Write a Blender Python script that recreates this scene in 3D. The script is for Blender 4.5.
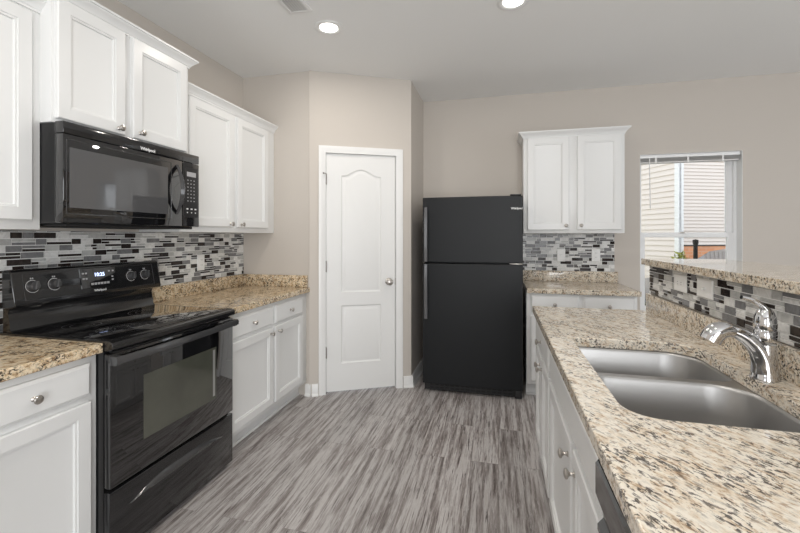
import bpy, bmesh, math, random
from mathutils import Vector, Matrix

for o in list(bpy.data.objects):
    bpy.data.objects.remove(o)
SC = bpy.context.scene
COL = SC.collection
PI = math.pi

# ------------------------------------------------------------------ camera
cam = bpy.data.cameras.new('camera')
cam.sensor_width = 36.0
cam.lens = 402.19 / 800 * 36.0
cam.shift_y = -(266.5 - 236.52) / 800
cam.clip_start = 0.05
cam_o = bpy.data.objects.new('camera', cam)
COL.objects.link(cam_o)
cam_o.location = (0, 0, 1.3427)
cam_o.rotation_euler = (PI / 2, 0, 0.2407)
SC.camera = cam_o

# ------------------------------------------------------------------ world, exposure, fill lights
SC.view_settings.view_transform = 'Standard'
SC.view_settings.look = 'None'
SC.view_settings.gamma = 1
SC.view_settings.exposure = 0.15
W = bpy.data.worlds.new('overcast_sky')
SC.world = W
W.use_nodes = True
W.node_tree.nodes['Background'].inputs[0].default_value = (0.90, 0.95, 1.0, 1)
W.node_tree.nodes['Background'].inputs[1].default_value = 1.45


def area_light(name, loc, rot, sx, sy, energy, color=(1, 1, 1)):
    l = bpy.data.lights.new(name, 'AREA')
    l.shape = 'RECTANGLE'
    l.size, l.size_y, l.energy, l.color = sx, sy, energy, color
    o = bpy.data.objects.new(name, l)
    o.location = loc
    o.rotation_euler = rot
    COL.objects.link(o)
    return o


# added fill lights behind the camera and on the dining side, windows assumed
area_light('fill_light_rear_left', (-1.35, -2.56, 1.45), (PI / 2 + 0.35, 0, 0), 1.1, 1.4, 6, (0.97, 0.985, 1.0))
area_light('fill_light_rear_right', (1.0, -2.56, 1.20), (PI / 2 + 0.30, 0, 0.25), 1.9, 2.1, 82, (0.97, 0.985, 1.0))
area_light('fill_light_dining_side', (4.42, 1.2, 1.45), (PI / 2 + 0.35, 0, PI / 2), 2.1, 1.5, 20, (0.97, 0.985, 1.0))


# ------------------------------------------------------------------ materials
def new_mat(name):
    m = bpy.data.materials.new(name)
    m.use_nodes = True
    nt = m.node_tree
    b = nt.nodes['Principled BSDF']
    return m, nt, b


def plain(name, col, rough=0.5, metal=0.0, bump=0.0, bscale=200.0, coat=0.0, var=0.0, spec=0.5):
    m, nt, b = new_mat(name)
    b.inputs['Base Color'].default_value = (*col, 1)
    b.inputs['Roughness'].default_value = rough
    b.inputs['Metallic'].default_value = metal
    b.inputs['Specular IOR Level'].default_value = spec
    if coat:
        b.inputs['Coat Weight'].default_value = coat
        b.inputs['Coat Roughness'].default_value = 0.03
    tc = nt.nodes.new('ShaderNodeTexCoord')
    nz = nt.nodes.new('ShaderNodeTexNoise')
    nz.inputs['Scale'].default_value = bscale
    nz.inputs['Detail'].default_value = 3
    nt.links.new(tc.outputs['Object'], nz.inputs['Vector'])
    if bump:
        bp = nt.nodes.new('ShaderNodeBump')
        bp.inputs['Strength'].default_value = bump
        bp.inputs['Distance'].default_value = 0.002
        nt.links.new(nz.outputs['Fac'], bp.inputs['Height'])
        nt.links.new(bp.outputs['Normal'], b.inputs['Normal'])
    if var:
        mx = nt.nodes.new('ShaderNodeMix')
        mx.data_type = 'RGBA'
        mx.inputs[6].default_value = (*[c * (1 - var) for c in col], 1)
        mx.inputs[7].default_value = (*[min(1, c * (1 + var)) for c in col], 1)
        nt.links.new(nz.outputs['Fac'], mx.inputs[0])
        nt.links.new(mx.outputs[2], b.inputs['Base Color'])
    return m


def emit(name, col, s):
    m, nt, b = new_mat(name)
    b.inputs['Base Color'].default_value = (*col, 1)
    b.inputs['Emission Color'].default_value = (*col, 1)
    b.inputs['Emission Strength'].default_value = s
    return m


def ramp(nt, stops, interp='LINEAR'):
    r = nt.nodes.new('ShaderNodeValToRGB')
    r.color_ramp.interpolation = interp
    el = r.color_ramp.elements
    while len(el) < len(stops):
        el.new(0.5)
    for e, (p, c) in zip(el, stops):
        e.position = p
        e.color = (*c, 1) if len(c) == 3 else c
    return r


def noise(nt, vec, scale, detail=4, rough=0.55, dist=0.0):
    n = nt.nodes.new('ShaderNodeTexNoise')
    n.inputs['Scale'].default_value = scale
    n.inputs['Detail'].default_value = detail
    n.inputs['Roughness'].default_value = rough
    n.inputs['Distortion'].default_value = dist
    nt.links.new(vec, n.inputs['Vector'])
    return n


def mix(nt, fac, a, b):
    m = nt.nodes.new('ShaderNodeMix')
    m.data_type = 'RGBA'
    for s, v in ((0, fac), (6, a), (7, b)):
        if isinstance(v, (tuple, list)):
            m.inputs[s].default_value = (*v, 1)
        elif isinstance(v, (int, float)):
            m.inputs[s].default_value = v
        else:
            nt.links.new(v, m.inputs[s])
    return m.outputs[2]


def granite(name, angle, stretch, light, mid, tan, dark, speck=0.37, rough=0.10, k=1.0, contrast=1.0):
    """streaky cream granite; angle is the streak direction in the slab's own plane"""
    m, nt, b = new_mat(name)
    tc = nt.nodes.new('ShaderNodeTexCoord')
    rot = nt.nodes.new('ShaderNodeMapping')
    rot.vector_type = 'POINT'
    rot.inputs['Rotation'].default_value = (0, 0, -angle)
    nt.links.new(tc.outputs['Object'], rot.inputs['Vector'])
    mp = nt.nodes.new('ShaderNodeMapping')
    mp.inputs['Scale'].default_value = (1.0 / stretch, 1, 1)
    nt.links.new(rot.outputs['Vector'], mp.inputs['Vector'])
    v = mp.outputs['Vector']
    n1 = noise(nt, v, 34 * k, 6, 0.72, 0.3)
    r1 = ramp(nt, [(0.33, tan), (0.43, mid), (0.53, light), (0.70, light), (0.80, mid)])
    nt.links.new(n1.outputs['Fac'], r1.inputs['Fac'])
    n2 = noise(nt, v, 85 * k, 5, 0.65, 0.4)
    r2 = ramp(nt, [(speck, (1, 1, 1)), (speck + 0.05, (0, 0, 0))])
    nt.links.new(n2.outputs['Fac'], r2.inputs['Fac'])
    n3 = noise(nt, v, 15 * k, 4, 0.6, 0.2)
    r3 = ramp(nt, [(0.42, (0.15, 0.15, 0.15)), (0.56, (contrast,) * 3)])
    nt.links.new(n3.outputs['Fac'], r3.inputs['Fac'])
    mu = nt.nodes.new('ShaderNodeMath')
    mu.operation = 'MULTIPLY'
    nt.links.new(r2.outputs['Color'], mu.inputs[0])
    nt.links.new(r3.outputs['Color'], mu.inputs[1])
    c1 = mix(nt, mu.outputs[0], r1.outputs['Color'], dark)
    n4 = noise(nt, v, 62 * k, 4, 0.6, 0.3)
    r4 = ramp(nt, [(0.60, (0, 0, 0)), (0.66, (0.75, 0.75, 0.75))])
    nt.links.new(n4.outputs['Fac'], r4.inputs['Fac'])
    c2 = mix(nt, r4.outputs['Color'], c1, [x * 0.9 for x in tan])
    nt.links.new(c2, b.inputs['Base Color'])
    b.inputs['Roughness'].default_value = rough
    return m


def floor_mat():
    m, nt, b = new_mat('grey_plank_vinyl')
    tc = nt.nodes.new('ShaderNodeTexCoord')
    mp = nt.nodes.new('ShaderNodeMapping')
    mp.inputs['Rotation'].default_value = (0, 0, PI / 2)
    nt.links.new(tc.outputs['Object'], mp.inputs['Vector'])
    br = nt.nodes.new('ShaderNodeTexBrick')
    br.inputs['Scale'].default_value = 1
    br.inputs['Brick Width'].default_value = 1.22
    br.inputs['Row Height'].default_value = 0.16
    br.inputs['Mortar Size'].default_value = 0.0008
    br.inputs['Mortar Smooth'].default_value = 0.2
    br.offset = 0.37
    br.inputs['Color1'].default_value = (0, 0, 0, 1)
    br.inputs['Color2'].default_value = (1, 1, 1, 1)
    br.inputs['Mortar'].default_value = (0.5, 0.5, 0.5, 1)
    nt.links.new(mp.outputs['Vector'], br.inputs['Vector'])
    # every plank takes its own piece of the grain
    off = nt.nodes.new('ShaderNodeVectorMath')
    off.operation = 'MULTIPLY_ADD'
    off.inputs[1].default_value = (3.1, 7.7, 5.3)
    nt.links.new(br.outputs['Color'], off.inputs[0])
    nt.links.new(tc.outputs['Object'], off.inputs[2])

    def st(sx, sy):
        q = nt.nodes.new('ShaderNodeMapping')
        q.inputs['Scale'].default_value = (sx, sy, 1)
        nt.links.new(off.outputs[0], q.inputs['Vector'])
        return q.outputs['Vector']
    n1 = noise(nt, st(36, 1.9), 1.0, 7, 0.74, 0.10)
    r1 = ramp(nt, [(0.30, (0.10, 0.086, 0.081)), (0.41, (0.225, 0.197, 0.186)), (0.49, (0.36, 0.33, 0.32)),
                   (0.57, (0.53, 0.51, 0.50)), (0.70, (0.41, 0.37, 0.35))])
    nt.links.new(n1.outputs['Fac'], r1.inputs['Fac'])
    n2 = noise(nt, st(120, 5), 1.0, 5, 0.65, 0.4)
    r2 = ramp(nt, [(0.35, (0.9, 0.9, 0.9)), (0.435, (0, 0, 0))])
    nt.links.new(n2.outputs['Fac'], r2.inputs['Fac'])
    c = mix(nt, r2.outputs['Color'], r1.outputs['Color'], (0.105, 0.085, 0.08))
    n3 = noise(nt, st(90, 14), 1.0, 5, 0.7, 0.2)
    r3 = ramp(nt, [(0.56, (0, 0, 0)), (0.68, (0.55, 0.55, 0.55))])
    nt.links.new(n3.outputs['Fac'], r3.inputs['Fac'])
    c = mix(nt, r3.outputs['Color'], c, (0.58, 0.565, 0.555))
    tone = nt.nodes.new('ShaderNodeMapRange')
    tone.inputs['To Min'].default_value = 0.89
    tone.inputs['To Max'].default_value = 1.09
    nt.links.new(br.outputs['Color'], tone.inputs['Value'])
    ml = nt.nodes.new('ShaderNodeVectorMath')
    ml.operation = 'SCALE'
    nt.links.new(c, ml.inputs[0])
    nt.links.new(tone.outputs[0], ml.inputs['Scale'])
    c = mix(nt, br.outputs['Fac'], ml.outputs[0], (0.20, 0.18, 0.17))
    nt.links.new(c, b.inputs['Base Color'])
    b.inputs['Roughness'].default_value = 0.42
    bp = nt.nodes.new('ShaderNodeBump')
    bp.inputs['Strength'].default_value = 0.12
    bp.inputs['Distance'].default_value = 0.002
    nt.links.new(n2.outputs['Fac'], bp.inputs['Height'])
    nt.links.new(bp.outputs['Normal'], b.inputs['Normal'])
    return m


def brushed(name, col, rough=0.3, sx=2, sy=160, sz=160):
    m, nt, b = new_mat(name)
    tc = nt.nodes.new('ShaderNodeTexCoord')
    mp = nt.nodes.new('ShaderNodeMapping')
    mp.inputs['Scale'].default_value = (sx, sy, sz)
    nt.links.new(tc.outputs['Object'], mp.inputs['Vector'])
    n = noise(nt, mp.outputs['Vector'], 3, 3)
    mr = nt.nodes.new('ShaderNodeMapRange')
    mr.inputs['To Min'].default_value = rough * 0.8
    mr.inputs['To Max'].default_value = rough * 1.25
    nt.links.new(n.outputs['Fac'], mr.inputs['Value'])
    nt.links.new(mr.outputs[0], b.inputs['Roughness'])
    b.inputs['Base Color'].default_value = (*col, 1)
    b.inputs['Metallic'].default_value = 1
    b.inputs['Anisotropic'].default_value = 0.4
    return m


def marble_tile(name, a, b_, rough):
    m, nt, b = new_mat(name)
    tc = nt.nodes.new('ShaderNodeTexCoord')
    n = noise(nt, tc.outputs['Object'], 22, 5, 0.6, 1.5)
    r = ramp(nt, [(0.35, a), (0.65, b_)])
    nt.links.new(n.outputs['Fac'], r.inputs['Fac'])
    nt.links.new(r.outputs['Color'], b.inputs['Base Color'])
    b.inputs['Roughness'].default_value = rough
    b.inputs['Specular IOR Level'].default_value = 0.22
    return m


def glass_mat():
    m, nt, b = new_mat('clear_glass')
    nt.nodes.remove(b)
    g = nt.nodes.new('ShaderNodeBsdfGlossy')
    g.inputs['Roughness'].default_value = 0.0
    t = nt.nodes.new('ShaderNodeBsdfTransparent')
    fr = nt.nodes.new('ShaderNodeFresnel')
    fr.inputs['IOR'].default_value = 1.25
    mx = nt.nodes.new('ShaderNodeMixShader')
    nt.links.new(fr.outputs[0], mx.inputs[0])
    nt.links.new(t.outputs[0], mx.inputs[1])
    nt.links.new(g.outputs[0], mx.inputs[2])
    nt.links.new(mx.outputs[0], nt.nodes['Material Output'].inputs[0])
    return m


def brick_mat():
    m, nt, b = new_mat('orange_brick')
    tc = nt.nodes.new('ShaderNodeTexCoord')
    mp = nt.nodes.new('ShaderNodeMapping')
    mp.inputs['Rotation'].default_value = (PI / 2, 0, 0)
    nt.links.new(tc.outputs['Object'], mp.inputs['Vector'])
    br = nt.nodes.new('ShaderNodeTexBrick')
    br.inputs['Scale'].default_value = 1
    br.inputs['Brick Width'].default_value = 0.22
    br.inputs['Row Height'].default_value = 0.075
    br.inputs['Mortar Size'].default_value = 0.006
    br.inputs['Color1'].default_value = (0.85, 0.40, 0.22, 1)
    br.inputs['Color2'].default_value = (0.75, 0.33, 0.18, 1)
    br.inputs['Mortar'].default_value = (0.75, 0.48, 0.34, 1)
    nt.links.new(mp.outputs['Vector'], br.inputs['Vector'])
    nt.links.new(br.outputs['Color'], b.inputs['Base Color'])
    b.inputs['Roughness'].default_value = 0.9
    return m


M = {}
M['wall'] = plain('beige_wall_paint', (0.60, 0.555, 0.505), 0.85, bump=0.06, bscale=260)
M['ceiling'] = plain('ceiling_paint', (0.88, 0.88, 0.87), 0.9, bump=0.1, bscale=180)
M['white'] = plain('white_cabinet_paint', (0.80, 0.805, 0.80), 0.32, bump=0.015, bscale=90)
M['trim'] = plain('white_trim_paint', (0.82, 0.82, 0.81), 0.35)
M['door'] = plain('white_door_paint', (0.80, 0.80, 0.79), 0.4, bump=0.03, bscale=220)
M['vinyl'] = plain('white_window_vinyl', (0.90, 0.905, 0.91), 0.35)
M['plastic'] = plain('white_plastic', (0.88, 0.88, 0.87), 0.3)
M['nickel'] = plain('satin_nickel', (0.50, 0.47, 0.44), 0.28, 1.0)
M['dark_nickel'] = plain('worn_nickel', (0.30, 0.28, 0.26), 0.35, 1.0)
M['chrome'] = plain('chrome', (0.66, 0.66, 0.67), 0.07, 1.0)
M['steel'] = brushed('brushed_steel', (0.44, 0.435, 0.43), 0.37)
M['black_gloss'] = plain('gloss_black_enamel', (0.012, 0.012, 0.013), 0.12, coat=0.5)
M['black_glass'] = plain('black_glass', (0.006, 0.006, 0.007), 0.03, coat=1.0)
M['black_satin'] = plain('satin_black_plastic', (0.018, 0.018, 0.019), 0.33)
M['black_matte'] = plain('dark_recess', (0.010, 0.010, 0.010), 0.7)
M['black_trim'] = plain('black_handle_gloss', (0.05, 0.05, 0.052), 0.14, coat=0.6)
M['fridge'] = plain('textured_black_steel', (0.008, 0.009, 0.0105), 0.44, bump=0.25, bscale=420, spec=0.32)
M['bar_grey'] = plain('grey_black_handle', (0.10, 0.10, 0.105), 0.25, coat=0.5)
M['win_dark'] = plain('tinted_oven_glass', (0.075, 0.078, 0.062), 0.05, coat=1.0, var=0.35, bscale=5)
M['oven_edge'] = plain('inner_oven_glass_edge', (0.30, 0.30, 0.29), 0.1, coat=1.0)
M['micro_win'] = plain('tinted_microwave_glass', (0.085, 0.085, 0.088), 0.04, coat=1.0)
M['mark_white'] = plain('white_print', (0.75, 0.75, 0.75), 0.5)
M['mark_grey'] = plain('grey_print', (0.42, 0.42, 0.43), 0.5)
M['ring_grey'] = plain('dark_grey_print', (0.035, 0.035, 0.036), 0.3)
M['silver'] = plain('silver_badge', (0.62, 0.62, 0.62), 0.5)
M['clock'] = emit('clock_digits', (0.55, 0.65, 1.0), 1.6)
M['lamp'] = emit('lamp_diffuser', (1.0, 0.965, 0.90), 6.0)
M['duct'] = plain('grey_duct_metal', (0.62, 0.61, 0.60), 0.6)
M['grout'] = plain('pale_grout', (0.89, 0.885, 0.87), 0.85)
M['tile_dark'] = marble_tile('dark_brown_tile', (0.022, 0.017, 0.016), (0.050, 0.040, 0.036), 0.14)
M['tile_mid'] = marble_tile('mid_grey_tile', (0.19, 0.19, 0.195), (0.26, 0.26, 0.265), 0.16)
M['tile_lgrey'] = marble_tile('pale_grey_tile', (0.46, 0.46, 0.45), (0.58, 0.58, 0.565), 0.2)
M['tile_white'] = marble_tile('white_marble_tile', (0.68, 0.675, 0.66), (0.86, 0.855, 0.84), 0.22)
M['granite_gold'] = granite('gold_granite', 0.9, 1.5, (0.82, 0.69, 0.50), (0.60, 0.43, 0.25), (0.20, 0.105, 0.05),
                            (0.035, 0.026, 0.022), 0.455, k=1.5, contrast=1.0)
M['granite_pale'] = granite('pale_streaked_granite', -0.95, 2.3, (0.86, 0.80, 0.70), (0.76, 0.65, 0.51), (0.42, 0.28, 0.17),
                            (0.055, 0.046, 0.042), 0.445, k=1.65, contrast=0.92)
M['granite_bar'] = granite('cream_speckled_granite', 0.3, 1.3, (0.82, 0.75, 0.64), (0.68, 0.56, 0.42), (0.30, 0.19, 0.10),
                           (0.045, 0.038, 0.034), 0.45, rough=0.05, k=1.5, contrast=1.0)
M['floor'] = floor_mat()
M['glass'] = glass_mat()
M['blind'] = plain('white_blind_vinyl', (0.72, 0.71, 0.70), 0.45)
M['siding'] = plain('cream_siding', (0.83, 0.755, 0.70), 0.7)
M['brick'] = brick_mat()
M['lawn'] = plain('dry_lawn', (0.32, 0.30, 0.14), 0.95, var=0.4, bscale=30)
M['asphalt'] = plain('grey_driveway', (0.33, 0.32, 0.31), 0.9, var=0.2, bscale=40)
M['car'] = plain('dark_grey_car_paint', (0.07, 0.075, 0.085), 0.2, 0.3, coat=1.0)
M['rubber'] = plain('black_rubber', (0.02, 0.02, 0.02), 0.8)
M['leaf'] = plain('yellow_green_leaf', (0.35, 0.36, 0.08), 0.7, var=0.3, bscale=25)
M['roof'] = plain('dark_shingle', (0.10, 0.095, 0.09), 0.9, var=0.3, bscale=40)


# ------------------------------------------------------------------ mesh helpers
class B:
    def __init__(self):
        self.bm = bmesh.new()
        self.mi = 0

    def _mk(self, vs, faces):
        v = [self.bm.verts.new(p) for p in vs]
        out = []
        for f in faces:
            fc = self.bm.faces.new([v[i] for i in f])
            fc.material_index = self.mi
            out.append(fc)
        return v, out

    def box(self, x0, x1, y0, y1, z0, z1, bev=0.0, seg=2):
        x0, x1 = min(x0, x1), max(x0, x1)
        y0, y1 = min(y0, y1), max(y0, y1)
        z0, z1 = min(z0, z1), max(z0, z1)
        v, f = self._mk([(x0, y0, z0), (x1, y0, z0), (x1, y1, z0), (x0, y1, z0),
                         (x0, y0, z1), (x1, y0, z1), (x1, y1, z1), (x0, y1, z1)],
                        [(0, 3, 2, 1), (4, 5, 6, 7), (0, 1, 5, 4), (1, 2, 6, 5), (2, 3, 7, 6), (3, 0, 4, 7)])
        if bev:
            es = list({e for q in f for e in q.edges})
            r = bmesh.ops.bevel(self.bm, geom=es, offset=bev, segments=seg, affect='EDGES', profile=0.5)
            for q in r['faces']:
                q.material_index = self.mi
        return self

    def loops(self, rows, cap0=False, cap1=False, closed=True):
        """skin a list of equally long point loops"""
        vs = [[self.bm.verts.new(p) for p in r] for r in rows]
        n = len(rows[0])
        for a, b in zip(vs, vs[1:]):
            for i in range(n if closed else n - 1):
                j = (i + 1) % n
                f = self.bm.faces.new((a[i], a[j], b[j], b[i]))
                f.material_index = self.mi
        for c, r in ((cap0, vs[0]), (cap1, vs[-1])):
            if c:
                f = self.bm.faces.new(r)
                f.material_index = self.mi
        return vs

    def tube(self, pts, rad, n=14, cap=True):
        pts = [Vector(p) for p in pts]
        if not isinstance(rad, (list, tuple)):
            rad = [rad] * len(pts)
        rows = []
        ref = None
        for i, p in enumerate(pts):
            t = (pts[min(i + 1, len(pts) - 1)] - pts[max(i - 1, 0)]).normalized()
            if ref is None:
                ref = Vector((0, 0, 1)) if abs(t.z) < 0.9 else Vector((0, 1, 0))
            u = ref - t * ref.dot(t)
            u.normalize()
            ref = u
            w = t.cross(u)
            r = rad[i]
            ru, rw = r if isinstance(r, tuple) else (r, r)
            rows.append([p + u * (ru * math.cos(2 * PI * k / n)) + w * (rw * math.sin(2 * PI * k / n)) for k in range(n)])
        self.loops(rows, cap, cap)
        return self

    def lathe(self, prof, origin=(0, 0, 0), axis=(0, 0, 1), n=24, cap=True):
        """profile of (radius, height) turned about an axis"""
        o = Vector(origin)
        q = Vector((0, 0, 1)).rotation_difference(Vector(axis))
        rows = [[o + q @ Vector((r * math.cos(2 * PI * k / n), r * math.sin(2 * PI * k / n), h)) for k in range(n)]
                for r, h in prof]
        self.loops(rows, cap, cap)
        return self

    def prism(self, poly, axis, a, b):
        """extrude a 2D polygon; axis 'x': poly is (y,z); 'y': (x,z); 'z': (x,y)"""
        mk = {'x': lambda p, t: (t, p[0], p[1]), 'y': lambda p, t: (p[0], t, p[1]), 'z': lambda p, t: (p[0], p[1], t)}[axis]
        self.loops([[mk(p, a) for p in poly], [mk(p, b) for p in poly]], True, True)
        return self

    def rect_rings(self, x0, x1, z0, z1, rings):
        """a panel facing -Y drawn as nested rectangles: rings are (inset, y)"""
        rows = [[(x0 + i, y, z0 + i), (x1 - i, y, z0 + i), (x1 - i, y, z1 - i), (x0 + i, y, z1 - i)] for i, y in rings]
        self.loops(rows, True, True)
        return self

    def holed(self, outer, holes, z, flip=False):
        """flat face (z = const) with holes; returns the edge loops"""
        es = []
        allv = []
        for lp in [outer] + holes:
            vs = [self.bm.verts.new((p[0], p[1], z)) for p in lp]
            allv.append(vs)
            for i in range(len(vs)):
                es.append(self.bm.edges.new((vs[i], vs[(i + 1) % len(vs)])))
        r = bmesh.ops.triangle_fill(self.bm, edges=es, use_beauty=True)
        for g in r['geom']:
            if isinstance(g, bmesh.types.BMFace):
                g.material_index = self.mi
        return allv

    def bridge(self, a, b):
        n = len(a)
        for i in range(n):
            j = (i + 1) % n
            f = self.bm.faces.new((a[i], a[j], b[j], b[i]))
            f.material_index = self.mi

    def build(self, name, mats, parent=None, angle=35, bevel=0.0):
        bmesh.ops.recalc_face_normals(self.bm, faces=self.bm.faces[:])
        me = bpy.data.meshes.new(name)
        self.bm.to_mesh(me)
        self.bm.free()
        for m in (mats if isinstance(mats, (list, tuple)) else [mats]):
            me.materials.append(m)
        for p in me.polygons:
            p.use_smooth = True
        me.set_sharp_from_angle(angle=math.radians(angle))
        o = bpy.data.objects.new(name, me)
        COL.objects.link(o)
        if parent:
            o.parent = parent
        if bevel:
            md = o.modifiers.new('bevel', 'BEVEL')
            md.width = bevel
            md.segments = 2
            md.limit_method = 'ANGLE'
            md.angle_limit = math.radians(40)
        return o


def box_obj(name, mat, parent, *a, bev=0.0):
    b = B()
    b.box(*a, bev=bev)
    return b.build(name, mat, parent)


def thing(name, label, cat, loc=(0, 0, 0), rz=0.0, group=None):
    o = bpy.data.objects.new(name, None)
    o.empty_display_size = 0.1
    COL.objects.link(o)
    o.location = loc
    o.rotation_euler = (0, 0, rz)
    o['label'] = label
    o['category'] = cat
    if group:
        o['group'] = group
    return o


def tag(o, label, cat, group=None):
    o['label'] = label
    o['category'] = cat
    if group:
        o['group'] = group
    return o


def structure(o):
    o['kind'] = 'structure'
    return o


def text_obj(name, s, size, mat, parent, loc, rot=(PI / 2, 0, 0), align='CENTER', bold=0.0):
    cu = bpy.data.curves.new(name, 'FONT')
    cu.body = s
    cu.size = size
    cu.align_x = align
    cu.align_y = 'CENTER'
    cu.extrude = 0.0004
    cu.offset = bold
    cu.resolution_u = 3
    tmp = bpy.data.objects.new(name + '_curve', cu)
    COL.objects.link(tmp)
    dg = bpy.context.evaluated_depsgraph_get()
    me = bpy.data.meshes.new_from_object(tmp.evaluated_get(dg))
    bpy.data.objects.remove(tmp)
    mt = Matrix.Translation(Vector(loc)) @ (Matrix.Rotation(rot[2], 4, 'Z') @ Matrix.Rotation(rot[1], 4, 'Y') @ Matrix.Rotation(rot[0], 4, 'X'))
    me.transform(mt)
    me.materials.clear()
    me.materials.append(mat)
    o = bpy.data.objects.new(name, me)
    COL.objects.link(o)
    o.parent = parent
    return o


def rrect(x0, x1, y0, y1, radii, n=8):
    """rounded rectangle, radii for corners (x0,y0), (x1,y0), (x1,y1), (x0,y1)"""
    pts = []
    for (cx, cy, sx, sy, a0), r in zip(((x0, y0, 1, 1, PI), (x1, y0, -1, 1, 1.5 * PI), (x1, y1, -1, -1, 0), (x0, y1, 1, -1, 0.5 * PI)), radii):
        ox, oy = cx + sx * r, cy + sy * r
        for k in range(n + 1):
            a = a0 + 0.5 * PI * k / n
            pts.append((ox + r * math.cos(a), oy + r * math.sin(a)))
    return pts


# ------------------------------------------------------------------ the room shell
XL = -2.191          # left wall
YA, YB1 = 1.290, 2.055   # the range bay
YC = 3.117           # pantry return wall
XP1, XP2, YP2 = -1.5316, -0.7616, 3.5197
YBK = 4.1226         # back wall
H = 2.74
XR, YF = 4.45, -2.60
T = 0.12

structure(box_obj('floor', M['floor'], None, XL - T, XR + T, YF - T, YBK + T, -0.08, 0.0))
structure(box_obj('ceiling', M['ceiling'], None, XL - T, XR + T, YF - T, YBK + T, H, H + 0.1))
structure(box_obj('wall_left', M['wall'], None, XL - T, XL, YF, YC, 0, H))
structure(box_obj('wall_pantry_left', M['wall'], None, XL - T, XP1 - 0.02, YC, YC + 0.10, 0, H))

# diagonal pantry wall with its door opening, in its own frame (x along the wall, front facing -y)
ANG = math.atan2(YP2 - YC, XP2 - XP1)
DL = math.hypot(XP2 - XP1, YP2 - YC)
D0, D1, DH = 0.105, 0.737, 2.062     # opening
pw = bpy.data.objects.new('wall_pantry_front', None)
b = B()
b.box(-0.02, D0, 0, 0.10, 0, H)
b.box(D1, DL, 0, 0.10, 0, H)
b.box(D0, D1, 0, 0.10, DH, H)
pw = structure(b.build('wall_pantry_front', M['wall']))
pw.location = (XP1, YC, 0)
pw.rotation_euler = (0, 0, ANG)
b = B()
b.prism([(XP2, YP2), (XP2, YBK), (XP2 - 0.1, YBK), (XP2 - 0.1, YP2 - 0.01)], 'z', 0, H)
structure(b.build('wall_pantry_side', M['wall']))

WX0, WX1, WZ0, WZ1 = 1.263, 2.067, 0.60, 2.095
b = B()
b.box(XP2 - 0.1, WX0, YBK, YBK + 0.14, 0, H)
b.box(WX1, XR, YBK, YBK + 0.14, 0, H)
b.box(WX0, WX1, YBK, YBK + 0.14, 0, WZ0)
b.box(WX0, WX1, YBK, YBK + 0.14, WZ1, H)
structure(b.build('wall_back', M['wall']))
# unseen sides of the room, with openings made up for the fill lights
b = B()
b.box(XR, XR + T, YF, 0.1, 0, H)
b.box(XR, XR + T, 2.3, YBK, 0, H)
b.box(XR, XR + T, 0.1, 2.3, 0, 0.65)
b.box(XR, XR + T, 0.1, 2.3, 2.25, H)
structure(b.build('wall_right', M['wall']))
b = B()
b.box(XL, -1.95, YF - T, YF, 0, H)
b.box(-0.75, 0.0, YF - T, YF, 0, H)
b.box(2.0, XR, YF - T, YF, 0, H)
b.box(-1.95, -0.75, YF - T, YF, 0, 0.7)
b.box(-1.95, -0.75, YF - T, YF, 2.2, H)
b.box(0.0, 2.0, YF - T, YF, 2.3, H)
structure(b.build('wall_rear', M['wall']))

# peninsula half wall
PX_FACE, PX_TILE = 0.238, 0.855
PY0, PY1 = 0.10, 2.6136
structure(box_obj('wall_peninsula', M['wall'], None, PX_TILE + 0.006, PX_TILE + 0.13, PY0, PY1 + 0.012, 0, 1.180))


# baseboards
def baseboard(name, length, loc, rz):
    b = B()
    b.prism([(0, 0), (-0.014, 0), (-0.014, 0.075), (-0.010, 0.085), (-0.008, 0.094), (0, 0.098)], 'x', 0, length)
    b.prism([(-0.014, 0), (-0.026, 0), (-0.024, 0.010), (-0.014, 0.018)], 'x', 0, length)
    o = structure(b.build(name, M['trim']))
    o.location = loc
    o.rotation_euler = (0, 0, rz)
    return o


baseboard('baseboard_pantry_left', 0.05, (XP1 - 0.055, YC, 0), 0)
o = baseboard('baseboard_pantry_front', 0.052, (XP1, YC, 0), ANG)
o = baseboard('baseboard_pantry_front_right', DL - 0.797 + 0.014, (XP1 + math.cos(ANG) * 0.797, YC + math.sin(ANG) * 0.797, 0), ANG)
baseboard('baseboard_pantry_side', YBK - YP2, (XP2, YP2, 0), PI / 2)
baseboard('baseboard_back', XR - 1.09, (1.085, YBK, 0), 0)

# ------------------------------------------------------------------ pantry door
door = structure(bpy.data.objects.new('door_1', None))
COL.objects.link(door)
door.location = (XP1, YC, 0)
door.rotation_euler = (0, 0, ANG)


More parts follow.
